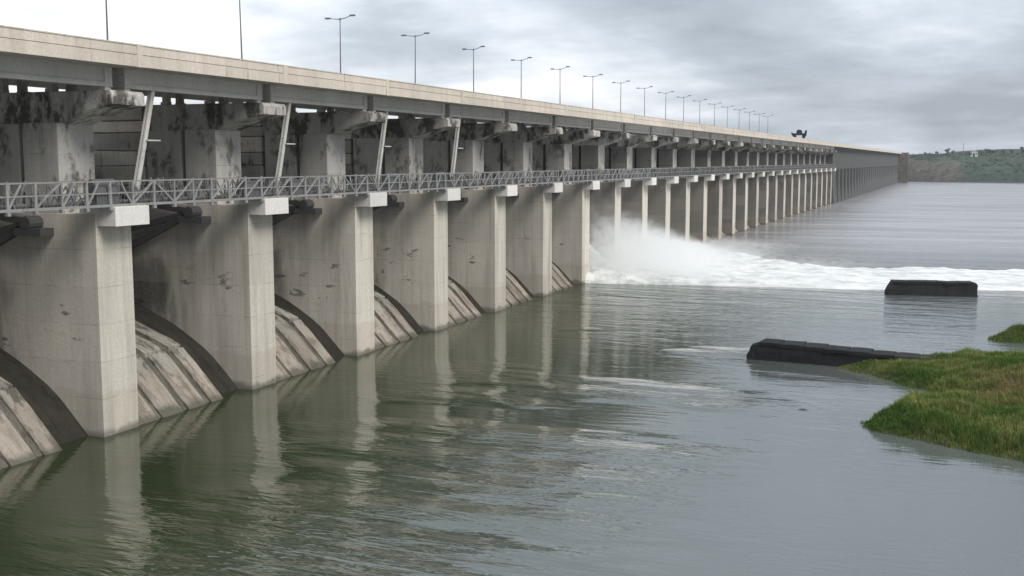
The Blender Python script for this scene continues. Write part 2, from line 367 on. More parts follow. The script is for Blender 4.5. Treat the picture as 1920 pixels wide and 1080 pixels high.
# ------------------------------------------------------------------ pier prototype (origin: centre of its front face at water level; +x points downstream)
def make_pier():
    root = empty('gate_pier')
    b = MB()
    n = 6
    poly = [(0, -1.8), (0, 1.8), (-22, 1.8)] + [(-22 - 2.6 * math.sin(math.pi * t / n), 1.8 * math.cos(math.pi * t / n)) for t in range(1, n)] + [(-22, -1.8)]
    b.prism_z(poly, -5, 15.9)
    b.build('pier_body', M['pier'], root, bevel=.06, cuts=7, rough=.022)
    MB().prism_y([(1.7, 15.03), (1.7, 16.4), (-1.5, 16.4), (-1.5, 15.03)], -1.74, 1.74).build('corbel', M['corbel'], root, bevel=.03)
    MB().box(-6.35, -3.1, -1.78, 1.78, 15.85, 22.25).build('column', M['column'], root, bevel=.05)
    MB().box(-10.6, -6.85, -1.6, 1.6, 15.85, 22.25).build('column', M['column'], root, bevel=.05)
    # hammer-head cross beam with a haunched downstream arm
    ch = MB().prism_y([(1.55, 24.4), (1.72, 24.15), (1.72, 23.42), (-.1, 23.12), (-3.0, 22.18), (-10.75, 22.18), (-10.75, 24.4)], -1.66, 1.66)
    ch.build('crosshead', M['crosshead'], root, bevel=.03)
    for x in (.45, -4.2, -8.8):
        for y in (-.98, .98):
            MB().box(x - .35, x + .35, y - .3, y + .3, 24.38, 24.652).build('bearing_block', M['corbel'], root)
    # rear support of rough cast lifts with uneven open joints
    z = 15.85; rr = random.Random(3)
    for i, h in enumerate((1.55, 1.75, 1.35, 1.6, 1.05, 1.2)):
        dx = rr.uniform(-.12, .12); dy = rr.uniform(-.06, .06)
        MB().box(-17.2 + dx, -10.9 + dx, -1.7 + dy, 1.7 + dy, z, z + h - rr.uniform(.05, .13)).build('concrete_lift', M['course'], root, bevel=.07, cuts=2, rough=.085)
        z += h
    MB().box(-16.8, -11.2, -1.5, 1.5, 15.8, 24.35).build('core_wall', M['groove'], root)
    return root
proto = make_pier()
for i in range(I0, I1 + 1):
    o = proto if i == I0 else copy_tree(proto)
    o.location = (FX, py(i), 0)
    tag(o, f'tall concrete gate pier, {pier_where(i)}', 'pier', 'concrete piers of the barrage')

# ------------------------------------------------------------------ spillway chutes between the piers
def ogee(u):                 # height of the chute at u metres upstream of the pier fronts
    pts = [(-6, -6.6), (.2, 0), (4.4, 4.4), (8, 6.6), (11, 7.9), (15, 8.8), (19, 9.1), (23, 8.7)]
    for (a, ha), (b, hb) in zip(pts, pts[1:]):
        if u <= b:
            t = (u - a) / (b - a); return ha + (hb - ha) * t
    return pts[-1][1]
def og(u): return (ogee(u - .9) + 2 * ogee(u) + ogee(u + .9)) / 4
def og_s(u): return og(u) - .95 * sst(3.5, 8.5, u)
STRIPS = [(1.8, 4.3, 0), (4.3, 4.75, 1), (4.75, 7.2, 0), (7.2, 7.9, 1), (7.9, 10.1, 0), (10.1, 10.8, 1), (10.8, 12.4, 0)]
def ribbon(y0, y1, us, off, th=1.2, strip=False):
    m = MB(); n = len(us)
    for u in us:
        z = (og_s(u) if strip else og(u)) + off
        m.v += [(-u, y0, z), (-u, y1, z), (-u, y0, z - th), (-u, y1, z - th)]
    for i in range(n - 1):
        a, b = i * 4, i * 4 + 4
        m.f += [(a, a + 1, b + 1, b), (a + 2, b + 2, b + 3, a + 3), (a, b, b + 2, a + 2), (a + 1, a + 3, b + 3, b + 1)]
    m.f += [(0, 2, 3, 1), (4 * n - 4, 4 * n - 3, 4 * n - 1, 4 * n - 2)]
    return m
def make_chute(detailed, seed):
    root = empty('spillway_chute'); rr = random.Random(seed)
    ribbon(1.75, 16.25, [-5 + i for i in range(29)], -1.35, 3).build('gutter_bed', M['gutter'], root, smooth=False)
    if not detailed:
        ribbon(1.8, 12.4, [-5 + i for i in range(29)], -.6, 1.0).build('chute_face', M['chute'], root)
        return root
    brk = [-5, 4.2, 8.8, 23]
    for y0, y1, dark in STRIPS:
        if dark:
            us = [-5 + i * .8 for i in range(36)]
            ribbon(y0 + .003, y1 - .003, us, -.22, 1.2, True).build('groove', M['groove'], root, cuts=1, rough=.06)
        else:
            for a, b in zip(brk, brk[1:]):
                if a > -5: a += rr.uniform(-.25, .25)
                n = max(3, int((b - a) / .9)); us = [a + .05 + (b - a - .05) * t / n for t in range(n + 1)]
                ribbon(y0 + rr.uniform(.02, .05), y1 - rr.uniform(.02, .05), us, rr.uniform(-.03, .03), 1.3, True).build('slab', M['chute'], root, cuts=1, rough=.03)
    return root
cps = [make_chute(True, 1), make_chute(True, 2), make_chute(False, 3)]; used = set()
for k_ in range(I0, I1):
    w = 2 if k_ > 7 else k_ % 2
    o = cps[w] if w not in used else copy_tree(cps[w]); used.add(w)
    o.location = (FX, py(k_), 0)
    tag(o, f'sloping spillway chute {bay_where(k_)}', 'spillway', 'spillway chutes between the piers')

# ------------------------------------------------------------------ deck spans
NPAN = 3
def make_span():
    root = empty('deck_span')
    MB().box(-18, 2.7, .01, S - .01, 26.02, 26.3).build('deck_slab', M['girder'], root)
    # deep fascia girder with end blocks, recessed web and bottom bulb
    g = MB(); x = .9
    prof = [(x, 24.65), (x, 24.93), (x - .12, 25.08), (x - .12, 25.75), (x, 25.88), (x, 26.015), (x - .7, 26.015), (x - .7, 24.65)]
    g.prism_y(prof, 1.35, S - 1.35)
    g.build('fascia_girder', M['girder'], root)
    for a, b in ((.62, 1.349), (S - 1.349, S - .62)):
        MB().box(x - .7, x + .002, a, b, 24.648, 26.014).build('end_block', M['girder'], root, bevel=.02)
    for gx_ in (-4.2, -8.8, -14.0):
        MB().prism_y([(gx_ - .3, 25.5), (gx_ + .3, 25.5), (gx_ + .2, 26.015), (gx_ - .2, 26.015)], .62, S - .62).build('inner_beam', M['girder'], root)
        for yy in (.9, S - .9):
            MB().box(gx_ - .25, gx_ + .25, yy - .28, yy + .28, 24.65, 25.5).build('bearing_stool', M['girder'], root)
    MB().box(-17.6, 2.3, .01, S - .01, 26.302, 26.45).build('road_surface', M['asphalt'], root)
    MB().box(-8.3, -6.9, .01, S - .01, 26.452, 26.68).build('median_kerb', M['parapet'], root, bevel=.03)
    MB().box(2.5, 2.82, .012, S - .012, 26.0, 26.8).build('edge_beam', M['parapet'], root, bevel=.015)
    for i in range(NPAN):
        a, b = S / NPAN * i, S / NPAN * (i + 1)
        lo, hi = (.02 if i == 0 else .008), (.02 if i == NPAN - 1 else .008)
        p = MB().prism_y([(2.45, 26.802), (2.70, 26.802), (2.70, 26.84), (2.785, 26.86), (2.77, 27.44), (2.82, 27.46), (2.82, 27.54), (2.45, 27.54)], a + lo, b - hi)
        p.build('parapet_panel', M['parapet'], root)
    MB().box(2.46, 2.86, -.28, .28, 25.97, 27.56).build('joint_post', M['parapet'], root, bevel=.02)
    MB().box(-18.1, -17.8, .012, S - .012, 26.0, 27.5).build('upstream_parapet', M['parapet'], root)
    return root
sp = make_span()
for k_ in range(I0, I1):
    o = sp if k_ == I0 else copy_tree(sp); o.location = (FX, py(k_), 0)
    tag(o, f'concrete road deck span {bay_where(k_)}', 'bridge deck', 'road deck spans over the barrage')

# ------------------------------------------------------------------ steel service walkway on the corbels
NP_ = 8
def make_walkway(detailed, seed):
    root = empty('service_walkway'); rr = random.Random(seed); st = S / NP_
    xo, xi = 1.42, .1; z0, z1 = 16.52, 18.2
    MB().box(xi, xo, .02, S - .02, 16.404, 16.46).build('floor_grating', M['rail_back'], root)
    MB().box(xo - .05, xo + .06, .02, S - .02, 16.40, 16.58).build('bottom_chord', M['rail'], root)
    MB().box(xi - .06, xi + .05, .02, S - .02, 16.40, 16.58).build('bottom_chord', M['rail_back'], root)
    MB().box(xo - .045, xo + .045, .02, S - .02, z1 - .09, z1).build('top_rail', M['rail'], root)
    MB().box(xo - .035, xo + .035, .02, S - .02, 17.3, 17.38).build('mid_rail', M['rail'], root)
    m = MB()
    m.box(xi - .04, xi + .04, .02, S - .02, z1 - .09, z1); m.box(xi - .03, xi + .03, .02, S - .02, 17.3, 17.38)
    for i in range(NP_ * 2):
        y = st / 2 * i + .5
        m.bar((xi, y, 16.5), (xi, y, z1 - .1), .09)
        m.bar((xi, y, 16.5 if i % 2 else z1 - .1), (xi, y + st / 2, z1 - .1 if i % 2 else 16.5), .07)
    m.build('back_railing', M['rail_back'], root)
    m = MB()
    for i in range(int(S / .3)):
        y = .15 + .3 * i
        m.bar((xo - .02, y, 16.55), (xo - .02, y, 17.32), .022)
    m.build('baluster_screen', M['rail_back'], root)['kind'] = 'stuff'
    m = MB().tube([(.75, .02, 16.72), (.75, S - .02, 16.72)], [.13, .13]); m.tube([(.45, .02, 16.66), (.45, S - .02, 16.66)], [.09, .09])
    m.build('service_pipe', M['rail_back'], root)
    # gear covers and stacked loose rods lying on the walkway behind the lattice
    for y in ((15.0, 3.2) if seed != 9 else (14.2,)):
        m = MB(); n = 9
        m.prism_y([(.2 + .55 * (1 - math.cos(math.pi * t / n)), 16.45 + (1.25 + .2 * (seed % 3)) * math.sin(math.pi * t / n) + (.0 if t in (0, n) else .25)) for t in range(n + 1)], y, y + rr.uniform(1.5, 2.6))
        m.build('gear_cover', M['gate'], root, bevel=.03)
    m = MB()
    for _ in range(46):
        y = rr.uniform(.3, S - 1.6); a_ = (rr.uniform(.3, 1.2), y, 16.46); b_ = (rr.uniform(.3, 1.3), y + rr.uniform(-.9, 1.3), rr.uniform(17.0, 18.35))
        c_ = ((a_[0] + b_[0]) / 2, (a_[1] + b_[1]) / 2 + rr.uniform(-.4, .4), (a_[2] + b_[2]) / 2 + rr.uniform(-.1, .3))
        w_ = rr.uniform(.05, .13); m.bar(a_, c_, w_); m.bar(c_, b_, w_)
    m.build('loose_rods', M['rail_back' if seed % 2 else 'rail'], root)['kind'] = 'stuff'
    posts, braces, feet = [], [], []
    for i in range(NP_):
        y = .35 + st * i
        p = MB().bar((xo + .02, y, 16.36), (xo + .02, y + rr.uniform(-.05, .05), z1 + rr.uniform(-.05, .12)), rr.uniform(.13, .24), .12, up=(1, 0, 0)); posts.append(p)
        f = MB().box(xo - .12, xo + .14, y - .14, y + .14, 16.16, 16.36); feet.append(f)
        a, b = (y + .1, y + st - .12) if (i % 2 == 0 or rr.random() < .6) else (y + st - .12, y + .1)
        p0, p1 = Vector((xo + .01, a, 16.6)), Vector((xo + .01, b if rr.random() > .3 else (a + b) / 2, z1 - .12))
        mdl = (p0 + p1) / 2 + Vector((0, rr.uniform(-.12, .12), 0))
        q = MB().bar(p0, mdl, .12, .1, up=(1, 0, 0)).bar(mdl, p1, .12, .1, up=(1, 0, 0)); braces.append(q)
    if detailed:
        for p in posts: p.build('post', M['rail'], root)
        for p in braces: p.build('brace', M['rail'], root)
        for p in feet: p.build('foot_bracket', M['rail'], root)
    else:
        m = MB()
        for p in posts + braces + feet: m.add(p.v, p.f)
        m.build('lattice', M['rail_back'], root)['kind'] = 'stuff'
    return root
wps = [make_walkway(True, 5), make_walkway(True, 9), make_walkway(True, 12), make_walkway(False, 5)]; used = set()
for k_ in range(I0, I1):
    w = 3 if k_ > 8 else k_ % 3
    o = wps[w] if w not in used else copy_tree(wps[w]); used.add(w)
    o.location = (FX, py(k_), 0)
    tag(o, f'grey steel lattice walkway {bay_where(k_)}', 'walkway', 'steel service walkway spans')

# ------------------------------------------------------------------ inclined access ladders up to the deck girders
def make_ladder():
    root = empty('access_ladder', (0, 0, 0))
    a, b = Vector((.62, 1.35, 16.47)), Vector((.62, 3.75, 24.64)); t = (b - a).normalized()
    for dxx in (-.12, .12):
        MB().bar(a + Vector((dxx, 0, 0)), b + Vector((dxx, 0, 0)), .12, .34, up=(0, 1, 0)).build('stringer', M['strut'], root)
    for i in range(1, 24):
        p = a + (b - a) * i / 24
        MB().bar(p - Vector((.12, 0, 0)), p + Vector((.12, 0, 0)), .2, .16, up=(0, 1, 0)).build('rung', M['strut'], root)
    MB().box(.2, 1.0, 2.70, 4.1, 21.0, 21.10).build('landing', M['strut'], root)
    return root
ld = make_ladder()
for i in range(0, 5):
    o = ld if i == 0 else copy_tree(ld); o.location = (FX, py(i), 0)
    tag(o, f'pale inclined steel ladder above the pier {pier_where(i)}', 'ladder', 'inclined ladders to the deck')

# ------------------------------------------------------------------ radial gates and hoist bridges
def make_gate():
    root = empty('radial_gate'); cx, cz, RR = -5.2, 15.2, 12.6
    angs = [math.asin((z - cz) / RR) for z in [9.1 + i * .8 for i in range(15)]]
    m = MB()
    for a in angs:
        for r_ in (RR, RR + .12):
            m.v += [(cx - math.cos(a) * r_, 1.9, cz + math.sin(a) * r_), (cx - math.cos(a) * r_, 16.1, cz + math.sin(a) * r_)]
    for i in range(len(angs) - 1):
        a, b = i * 4, i * 4 + 4
        m.f += [(a, a + 1, b + 1, b), (a + 2, b + 2, b + 3, a + 3)]
    m.f += [(0, 2, 3, 1), (len(m.v) - 4, len(m.v) - 3, len(m.v) - 1, len(m.v) - 2)]
    m.build('skin_plate', M['gate'], root)
    for a in angs[1::3]:
        x, z = cx - math.cos(a) * (RR - .4), cz + math.sin(a) * (RR - .4)
        MB().box(x - .3, x + .35, 1.95, 16.05, z - .18, z + .18).build('horizontal_girder', M['gate'], root)
    for y in (2.5, 15.5):
        for a in (angs[1], angs[4], angs[10]):
            MB().bar((cx, y, cz), (cx - math.cos(a) * (RR - .5), y, cz + math.sin(a) * (RR - .5)), .5, .5).build('arm', M['arm'], root)
        yy = (1.81, 3.1) if y < 9 else (14.9, 16.19)
        m = MB().tube([(cx, yy[0], cz), (cx, yy[1], cz)], [.5, .5], 12); m.box(cx - 1.1, cx + 1.4, yy[0], yy[1], cz - .9, cz - .35)
        m.build('trunnion', M['arm'], root)
    return root
gt = make_gate()
for k_ in range(I0, I1):
    o = gt if k_ == I0 else copy_tree(gt); o.location = (FX, py(k_), 0)
    tag(o, f'dark steel radial gate {bay_where(k_)}', 'sluice gate', 'radial gates between the piers')
def make_hoist():
    root = empty('hoist_bridge')
    MB().box(-21.4, -18.4, .03, S - .03, 22.3, 23.3).build('bridge_beam', M['crosshead'], root, bevel=.04)
    for y in (4.6, 13.2):
        MB().box(-20.8, -19.0, y - 1.2, y + 1.2, 23.3, 25.1).build('hoist_housing', M['gate'], root, bevel=.08)
    MB().box(-20.3, -19.6, 5.9, 11.9, 23.7, 23.95).build('drive_shaft', M['arm'], root)
    MB().box(-21.0, -18.8, -1.4, 1.4, 15.9, 22.28).build('bridge_leg', M['column'], root, bevel=.05)
    return root
hb = make_hoist()
for k_ in range(I0, I1):
    o = hb if k_ == I0 else copy_tree(hb); o.location = (FX, py(k_), 0)
    tag(o, f'gate hoist bridge {bay_where(k_)}', 'hoist bridge', 'hoist bridges behind the deck')

# ------------------------------------------------------------------ street lamps
def make_lamp():
    root = empty('street_lamp')
    MB().tube([(0, 0, 0), (0, 0, 2.5), (0, 0, 8.1)], [.10, .08, .05], 8).build('pole', M['lamp'], root)
    MB().box(-.22, .22, -.22, .22, -.02, .06).build('base_plate', M['lamp'], root)
    MB().tube([(0, 0, 8.05), (0, 0, 8.28)], [.1, .08], 8).build('collar', M['lamp'], root)
    for s, rise in ((-1, .05), (1, .28)):
        MB().tube([(0, 0, 8.15), (s * .6, 0, 8.18 + rise * .3), (s * 1.25, 0, 8.2 + rise)], [.05, .045, .04], 6).build('arm', M['lamp'], root)
        h = MB().prism_z([(s * 1.15, -.10), (s * 1.3, -.17), (s * 1.7, -.16), (s * 1.82, -.08), (s * 1.82, .08), (s * 1.7, .16), (s * 1.3, .17), (s * 1.15, .10)], 8.17 + rise, 8.32 + rise).build('luminaire', M['lamp'], root, bevel=.02)
        MB().box(min(s * 1.3, s * 1.72), max(s * 1.3, s * 1.72), -.12, .12, 8.14 + rise, 8.172 + rise).build('lens', M['glass'], h)
    return root
lp = make_lamp(); rr = random.Random(11)
for k_ in range(I0, 20):
    o = lp if k_ == I0 else copy_tree(lp); o.location = (FX - 7.6, py(k_) + 8.7, 26.69)
    o.rotation_euler = (R(rr.uniform(-.6, .6)), R(rr.uniform(-.8, .5)), R(rr.uniform(-10, 10)))
    tag(o, f'twin-arm street lamp {bay_where(k_)}', 'street lamp', 'double-arm lamps along the deck')

# ------------------------------------------------------------------ masonry dam beyond the gates
W0, W1 = py(I1) + 2.0, 1080.0
root = empty('masonry_dam', (0, 0, 0))
m = MB()
prof = [(FX + 1.6, -4), (FX + .3, 9), (FX + .1, 15.6), (FX + .5, 15.7), (FX + .5, 17.6), (FX + .1, 17.7), (FX + .1, 24.4), (FX + 1.0, 25.2), (FX + 2.6, 26.0), (FX - 18, 26.0), (FX - 24, -4)]
m.prism_y(prof, W0, W1); m.build('wall_face', M['masonry'], root)
MB().box(FX - 17.6, FX + 2.3, W0, W1, 26.002, 26.45).build('road_surface', M['asphalt'], root)
MB().box(FX + 2.42, FX + 2.82, W0 - 2, W1, 26.01, 27.54).build('parapet', M['parapet'], root)
MB().box(FX - 18.1, FX - 17.8, W0 - 2, W1, 26.01, 27.5).build('upstream_parapet', M['parapet'], root)
for i in range(29):                                          # shallow buttress strips carry the pier rhythm on along the wall
    y = W0 + 16 + i * 18
    MB().box(FX - .5, FX + max(.62, 1.5 - i * .08), y - 1.2, y + 1.2, -2, 15.5).build('buttress', M['masonry'], root)
MB().box(FX - 20, FX + 9, W1, W1 + 9, -3, 27.2).build('end_block', M['groove'], root)
tag(root, 'long plain grey masonry dam wall beyond the last gate piers', 'dam wall')

# ------------------------------------------------------------------ gantry crane and far sheds
g = empty('gantry_crane', (FX - 2.9, 441, 26.45))
for s in (-1, 1):
    for y in (-1.2, 1.2):
        MB().bar((s * 1.75, y, 0), (s * 1.55, y, 2.9), .75, .6).build('leg', M['black'], g)
MB().box(-2.1, 2.1, -1.5, 1.5, 2.9, 3.6).build('cross_girder', M['black'], g, bevel=.05)
MB().prism_y([(-1.0, 3.6), (1.0, 3.6), (.9, 4.6), (.4, 4.95), (-.5, 4.95), (-.9, 4.5)], -1.1, 1.1).build('winch_house', M['black'], g)
MB().prism_y([(-1.6, 2.2), (-2.0, 3.5), (-2.9, 4.0), (-2.75, 3.2), (-2.1, 2.3)], -1.2, 1.2).build('side_arm', M['black'], g)
MB().prism_y([(1.6, 2.2), (2.0, 3.5), (2.3, 4.7), (2.75, 4.75), (2.6, 3.0), (2.1, 2.2)], -1.2, 1.2).build('side_arm', M['black'], g)
tag(g, 'small black gantry crane straddling the road deck in the distance', 'crane')
def house(name, x, y, w, d, h, mat, label, cat, grp=None):
    z = bank_h(x, y) - .4
    r = empty(name, (x, y, z))
    MB().box(-w / 2, w / 2, -d / 2, d / 2, 0, h).build('wall', mat, r)
    MB().prism_y([(-w / 2 - .4, h), (w / 2 + .4, h), (0, h + w * .28)], -d / 2 - .4, d / 2 + .4).build('roof', M['shed'], r)
    MB().box(-w * .14, w * .14, -d / 2 - .12, -d / 2 + .1, .3, h * .7).build('door', M['door'], r)
    for s in (-1, 1): MB().box(s * w * .33 - .6, s * w * .33 + .6, -d / 2 - .1, -d / 2 + .1, h * .4, h * .75).build('window', M['door'], r)
    tag(r, label, cat, grp); return r
house('shed', -104, 1235, 6, 6, 5.5, M['shed'], 'pale shed with a low roof showing above the far end of the parapet', 'shed')
house('hillside_house', 9.2, 1288, 7, 7, 5.0, M['white'], 'small white house on the ridge of the far bank', 'house')
mz = bank_h(-1.4, 1290)
r = empty('radio_mast', (-1.4, 1290, mz - .3))
MB().tube([(0, 0, 0), (0, 0, 7), (0, 0, 14)], [.4, .3, .12], 6).build('pole', M['lamp'], r)
for z in (9, 11.5): MB().bar((-.9, 0, z), (.9, 0, z), .22).build('cross_arm', M['lamp'], r)
tag(r, 'thin grey mast on the ridge of the far bank', 'mast')

# ------------------------------------------------------------------ ridge trees
k = NT('tree_leaves'); oi = k.n('ShaderNodeObjectInfo')
k.l(k.mix(k.noise((1, 1, 1), .8, 3), (.016, .03, .018), (.04, .065, .03)), k.b.inputs['Base Color']); k.set(Roughness=.9); M['leaf'] = k.m
M['bark'] = metal('bark', (.05, .04, .03), 0, .9)
def make_tree(seed, w=1.0):
    rr = random.Random(seed); root = empty('ridge_tree')
    MB().tube([(0, 0, -.5), (.1, 0, 1.8), (.2, .1, 3.6)], [.28, .2, .1], 6).build('trunk', M['bark'], root)
    m = MB(); clumps = [(Vector((rr.uniform(-1.8, 1.8) * w, rr.uniform(-1.6, 1.6), rr.uniform(2.0, 4.8))), rr.uniform(.7, 1.3)) for _ in range(9)]
    for c_, r_ in clumps:
        for _ in range(45):
            d = Vector((rr.gauss(0, 1), rr.gauss(0, 1), rr.gauss(0, 1))).normalized() * r_ * rr.random() ** .4
            p = c_ + d; a = Vector((rr.gauss(0, 1), rr.gauss(0, 1), rr.gauss(0, 1))).normalized() * .28
            b = a.orthogonal().normalized() * .2
            m.add([p - a, p + b, p + a, p - b], [(0, 1, 2, 3)])
    m.build('crown', M['leaf'], root); return root
trs = [make_tree(s) for s in (1, 2, 3)]
spots = [(-38, 1262, .8), (-27, 1270, 1.0), (-17, 1275, 1.2), (-12, 1280, .9), (4, 1285, 1.0), (16, 1290, 1.1), (22, 1296, 1.3), (27, 1290, 1.2), (38, 1292, .9), (46, 1288, 1.0), (-50, 1240, .7)]
for i, (x, y, s) in enumerate(spots):
    o = trs[i] if i < 3 else copy_tree(trs[i % 3]); o.location = (x, y, bank_h(x, y) - .3); o.scale = (s, s, s); o.rotation_euler = (0, 0, i * 1.3)
    tag(o, 'small dark tree on the ridge line of the far bank', 'tree', 'trees along the far ridge')
o = copy_tree(trs[0]); o.location = (57.5, 1290, bank_h(57.5, 1290) - .3); o.scale = (1.7, 1.7, 1.5)
tag(o, 'larger rounded dark tree where the far ridge climbs highest', 'tree', 'trees along the far ridge')

m = MB(); rr = random.Random(8); n = 0
while n < 900:
    x, y = rr.uniform(-60, 190), rr.uniform(1010, 1330); z = bank_h(x, y)
    if z < 2.5 or (x < 0 and z < 20 and rr.random() < .75) or mnoise.noise(Vector((x * .03, y * .03, 6))) < rr.uniform(-.3, .3): continue
    n += 1; w = rr.uniform(.8, 2.4)
    for _ in range(16):
        p = Vector((x + rr.gauss(0, w * .5), y + rr.gauss(0, w * .5), z + abs(rr.gauss(0, w * .45)))); a = Vector((rr.gauss(0, 1), rr.gauss(0, 1), rr.gauss(0, 1))).normalized() * .55
        b = a.orthogonal().normalized() * .45; m.add([p - a, p + b, p + a, p - b], [(0, 1, 2, 3)])
tag(m.build('scrub', M['leaf']), 'dark scrub dotted over the far bank', 'scrub', kind='stuff')

# ------------------------------------------------------------------ dark wall remnants in the river
def wall_block(name, p0, p1, wid, h, label, blunt, slope=0.0):
    a, b = Vector((*p0, 0)), Vector((*p1, 0)); t = (b - a); Ln = t.length; ang = math.atan2(t.y, t.x)
    root = empty(name, a, ang)
    prof = [(0 if blunt else .1, -2), (-.35 if blunt else .1, .5), (.25 if blunt else .75, h - .25), (1.0, h), (Ln * .4, h * (1 - slope * .3)), (Ln - .3, h * (1 - slope)), (Ln, h * (1 - slope) - .2), (Ln, -2)]
    MB().prism_y(prof, 0, wid).build('wall_core', M['wet_wall'], root, bevel=.12, cuts=3, rough=.16)
    n = int(Ln / 2.2); rr = random.Random(5)
    for i in range(n):                                       # worn coping stones along the top
        x0, x1 = .9 + (Ln - 1.4) * i / n, .9 + (Ln - 1.4) * (i + 1) / n
        zt = h * (1 - slope * (x0 + x1) / 2 / Ln)
        MB().box(x0 + .03, x1 - .03, -.10 + rr.uniform(-.06, .06), wid + .08, zt - .3, zt + .10 + rr.uniform(-.05, .05)).build('coping_stone', M['wet_wall'], root, bevel=.06, cuts=1, rough=.05)
    return tag(root, label, 'wall')
wall_block('ruined_wall', (-9.9, 172.0), (2.6, 174.6), 2.2, 1.95, 'short black wall block standing in the river by the foam', False)
wall_block('ruined_wall', (-19.0, 110.6), (1.5, 108.6), 2.4, 1.75, 'long black wall running out of the grassy islet into the river', True, .30)

# ------------------------------------------------------------------ grassy islet
OUT = [(-10.5, 108.8), (-7.2, 106.2), (-4.6, 103.2), (-3.4, 101.4), (-1.2, 100.4), (-2.2, 97), (-4.4, 91.5), (-6.1, 86.2), (-5.4, 84.2), (-3, 83), (2.2, 80), (4.5, 78.8), (12, 74), (26, 68),
       (46, 70), (52, 96), (46, 126), (20, 124), (6, 118), (-3, 114.8), (-8, 112)]
def inside(x, y, P):
    c = False; j = len(P) - 1
    for i in range(len(P)):
        xi, yi = P[i]; xj, yj = P[j]
        if (yi > y) != (yj > y) and x < (xj - xi) * (y - yi) / (yj - yi) + xi: c = not c
        j = i
    return c
def edist(x, y, P):
    best = 1e9
    for i in range(len(P)):
        x0, y0 = P[i - 1]; x1, y1 = P[i]; dx_, dy_ = x1 - x0, y1 - y0
        t = max(0, min(1, ((x - x0) * dx_ + (y - y0) * dy_) / (dx_ * dx_ + dy_ * dy_)))
        best = min(best, math.hypot(x - x0 - t * dx_, y - y0 - t * dy_))
    return best if inside(x, y, P) else -best
def islet_z(x, y, P):
    d = edist(x, y, P) + mnoise.noise(Vector((x * .5, y * .5, 1))) * .7
    n = mnoise.noise(Vector((x * .16, y * .16, 5))) * .35
    return (max(-.8, d * .35) if d < 0 else .6 * (1 - math.exp(-d / 1.2)) + .75 * (1 - math.exp(-d / 5))) + (n if d > 1 else n * max(0, d))
k = NT('islet_soil'); k.l(k.mix(k.noise((1, 1, 1), 1.2, 5), (.03, .028, .016), (.06, .06, .03)), k.b.inputs['Base Color']); k.set(Roughness=.95); M['soil'] = k.m
def grass_material():
    k = NT('grass_blades'); oi = k.noise((1, 1, .4), .22, 4, .6, loc=(2, 4, 0))
    c = k.mix(k.ramp(oi, .38, .62), (.085, .150, .024), (.225, .240, .070))
    c = k.mix(k.ramp(k.noise((1, 1, .5), 1.6, 3), .4, .7, 0, .6), c, (.045, .092, .015))
    P = k.sepz()
    dry = k.math('MULTIPLY', k.ramp(P['X'], -1, 5), k.math('MULTIPLY', k.ramp(P['Y'], 88, 94), k.ramp(P['Y'], 108, 101)))
    c = k.mix(k.math('MULTIPLY', dry, k.ramp(k.noise((1, 1, 1), .35, 3, loc=(3, 3, 3)), .36, .58)), c, (.20, .155, .07))
    k.l(c, k.b.inputs['Base Color']); k.set(Roughness=.7, Specular_IOR_Level=.2)
    tr = k.n('ShaderNodeBsdfTranslucent'); k.l(c, tr.inputs[0])
    ms = k.n('ShaderNodeMixShader'); ms.inputs[0].default_value = .3; k.l(k.b.outputs[0], ms.inputs[1]); k.l(tr.outputs[0], ms.inputs[2]); k.l(ms.outputs[0], k.o.inputs[0])
    return k.m
M['grass'] = grass_material()
def islet(P, x0, x1, y0, y1, st, count, hgt, label):
    m = MB(); nx = int((x1 - x0) / st) + 1; ny = int((y1 - y0) / st) + 1
    for j in range(ny):
        for i in range(nx):
            x, y = x0 + i * st, y0 + j * st; m.v.append((x, y, islet_z(x, y, P)))
    for j in range(ny - 1):
        for i in range(nx - 1): m.f.append((j * nx + i, j * nx + i + 1, (j + 1) * nx + i + 1, (j + 1) * nx + i))
    g_ = m.build('islet_ground', M['soil'], smooth=True); tag(g_, 'low soil mound under ' + label, 'ground', kind='structure')
    rr = random.Random(21); m = MB(); n = 0
    while n < count:
        x, y = rr.uniform(x0, min(x1, 20)), rr.uniform(y0, y1)
        e_ = edist(x, y, P)
        if e_ < -.35: continue
        n += 1
        if e_ < 0 and rr.random() < .5: continue
        z = islet_z(x, y, P)
        tall = hgt * (.55 + .9 * max(0, mnoise.noise(Vector((x * .45, y * .45, 9))) + .35)) * rr.uniform(.55, 1.25) * (.45 + .55 * min(1, max(0, e_) / 1.8)) * (.35 + .65 * sst(-9, 2, x) if y > 100 else 1)
        for _ in range(3):
            a = rr.uniform(0, 6.283); ln = rr.uniform(.1, .55) * tall; w = rr.uniform(.014, .036)
            px, py_ = x + rr.uniform(-.15, .15), y + rr.uniform(-.15, .15); ca, sa = math.cos(a), math.sin(a)
            b0 = (px - sa * w, py_ + ca * w, z - .1); b1 = (px + sa * w, py_ - ca * w, z - .1)
            m1 = (px + ca * ln * .4 + sa * w * .8, py_ + sa * ln * .4 - ca * w * .8, z + tall * .65); m0 = (px + ca * ln * .4 - sa * w * .8, py_ + sa * ln * .4 + ca * w * .8, z + tall * .65)
            tp = (px + ca * ln, py_ + sa * ln, z + tall * rr.uniform(.85, 1.05))
            m.add([b0, b1, m1, m0, tp], [(0, 1, 2, 3), (3, 2, 4)])
    g = m.build('grass', M['grass']); tag(g, label, 'grass', kind='stuff'); return g
islet(OUT, -14, 54, 66, 128, .5, 72000, .80, 'green grass covering the islet at the end of the long black wall')
T2 = [(3.6, 133), (4.4, 131.8), (8, 131.4), (14, 132), (16, 135), (10, 137), (5, 135.6)]
islet(T2, 2, 18, 129.5, 139, .35, 9000, .9, 'small separate tuft of green grass in the river')

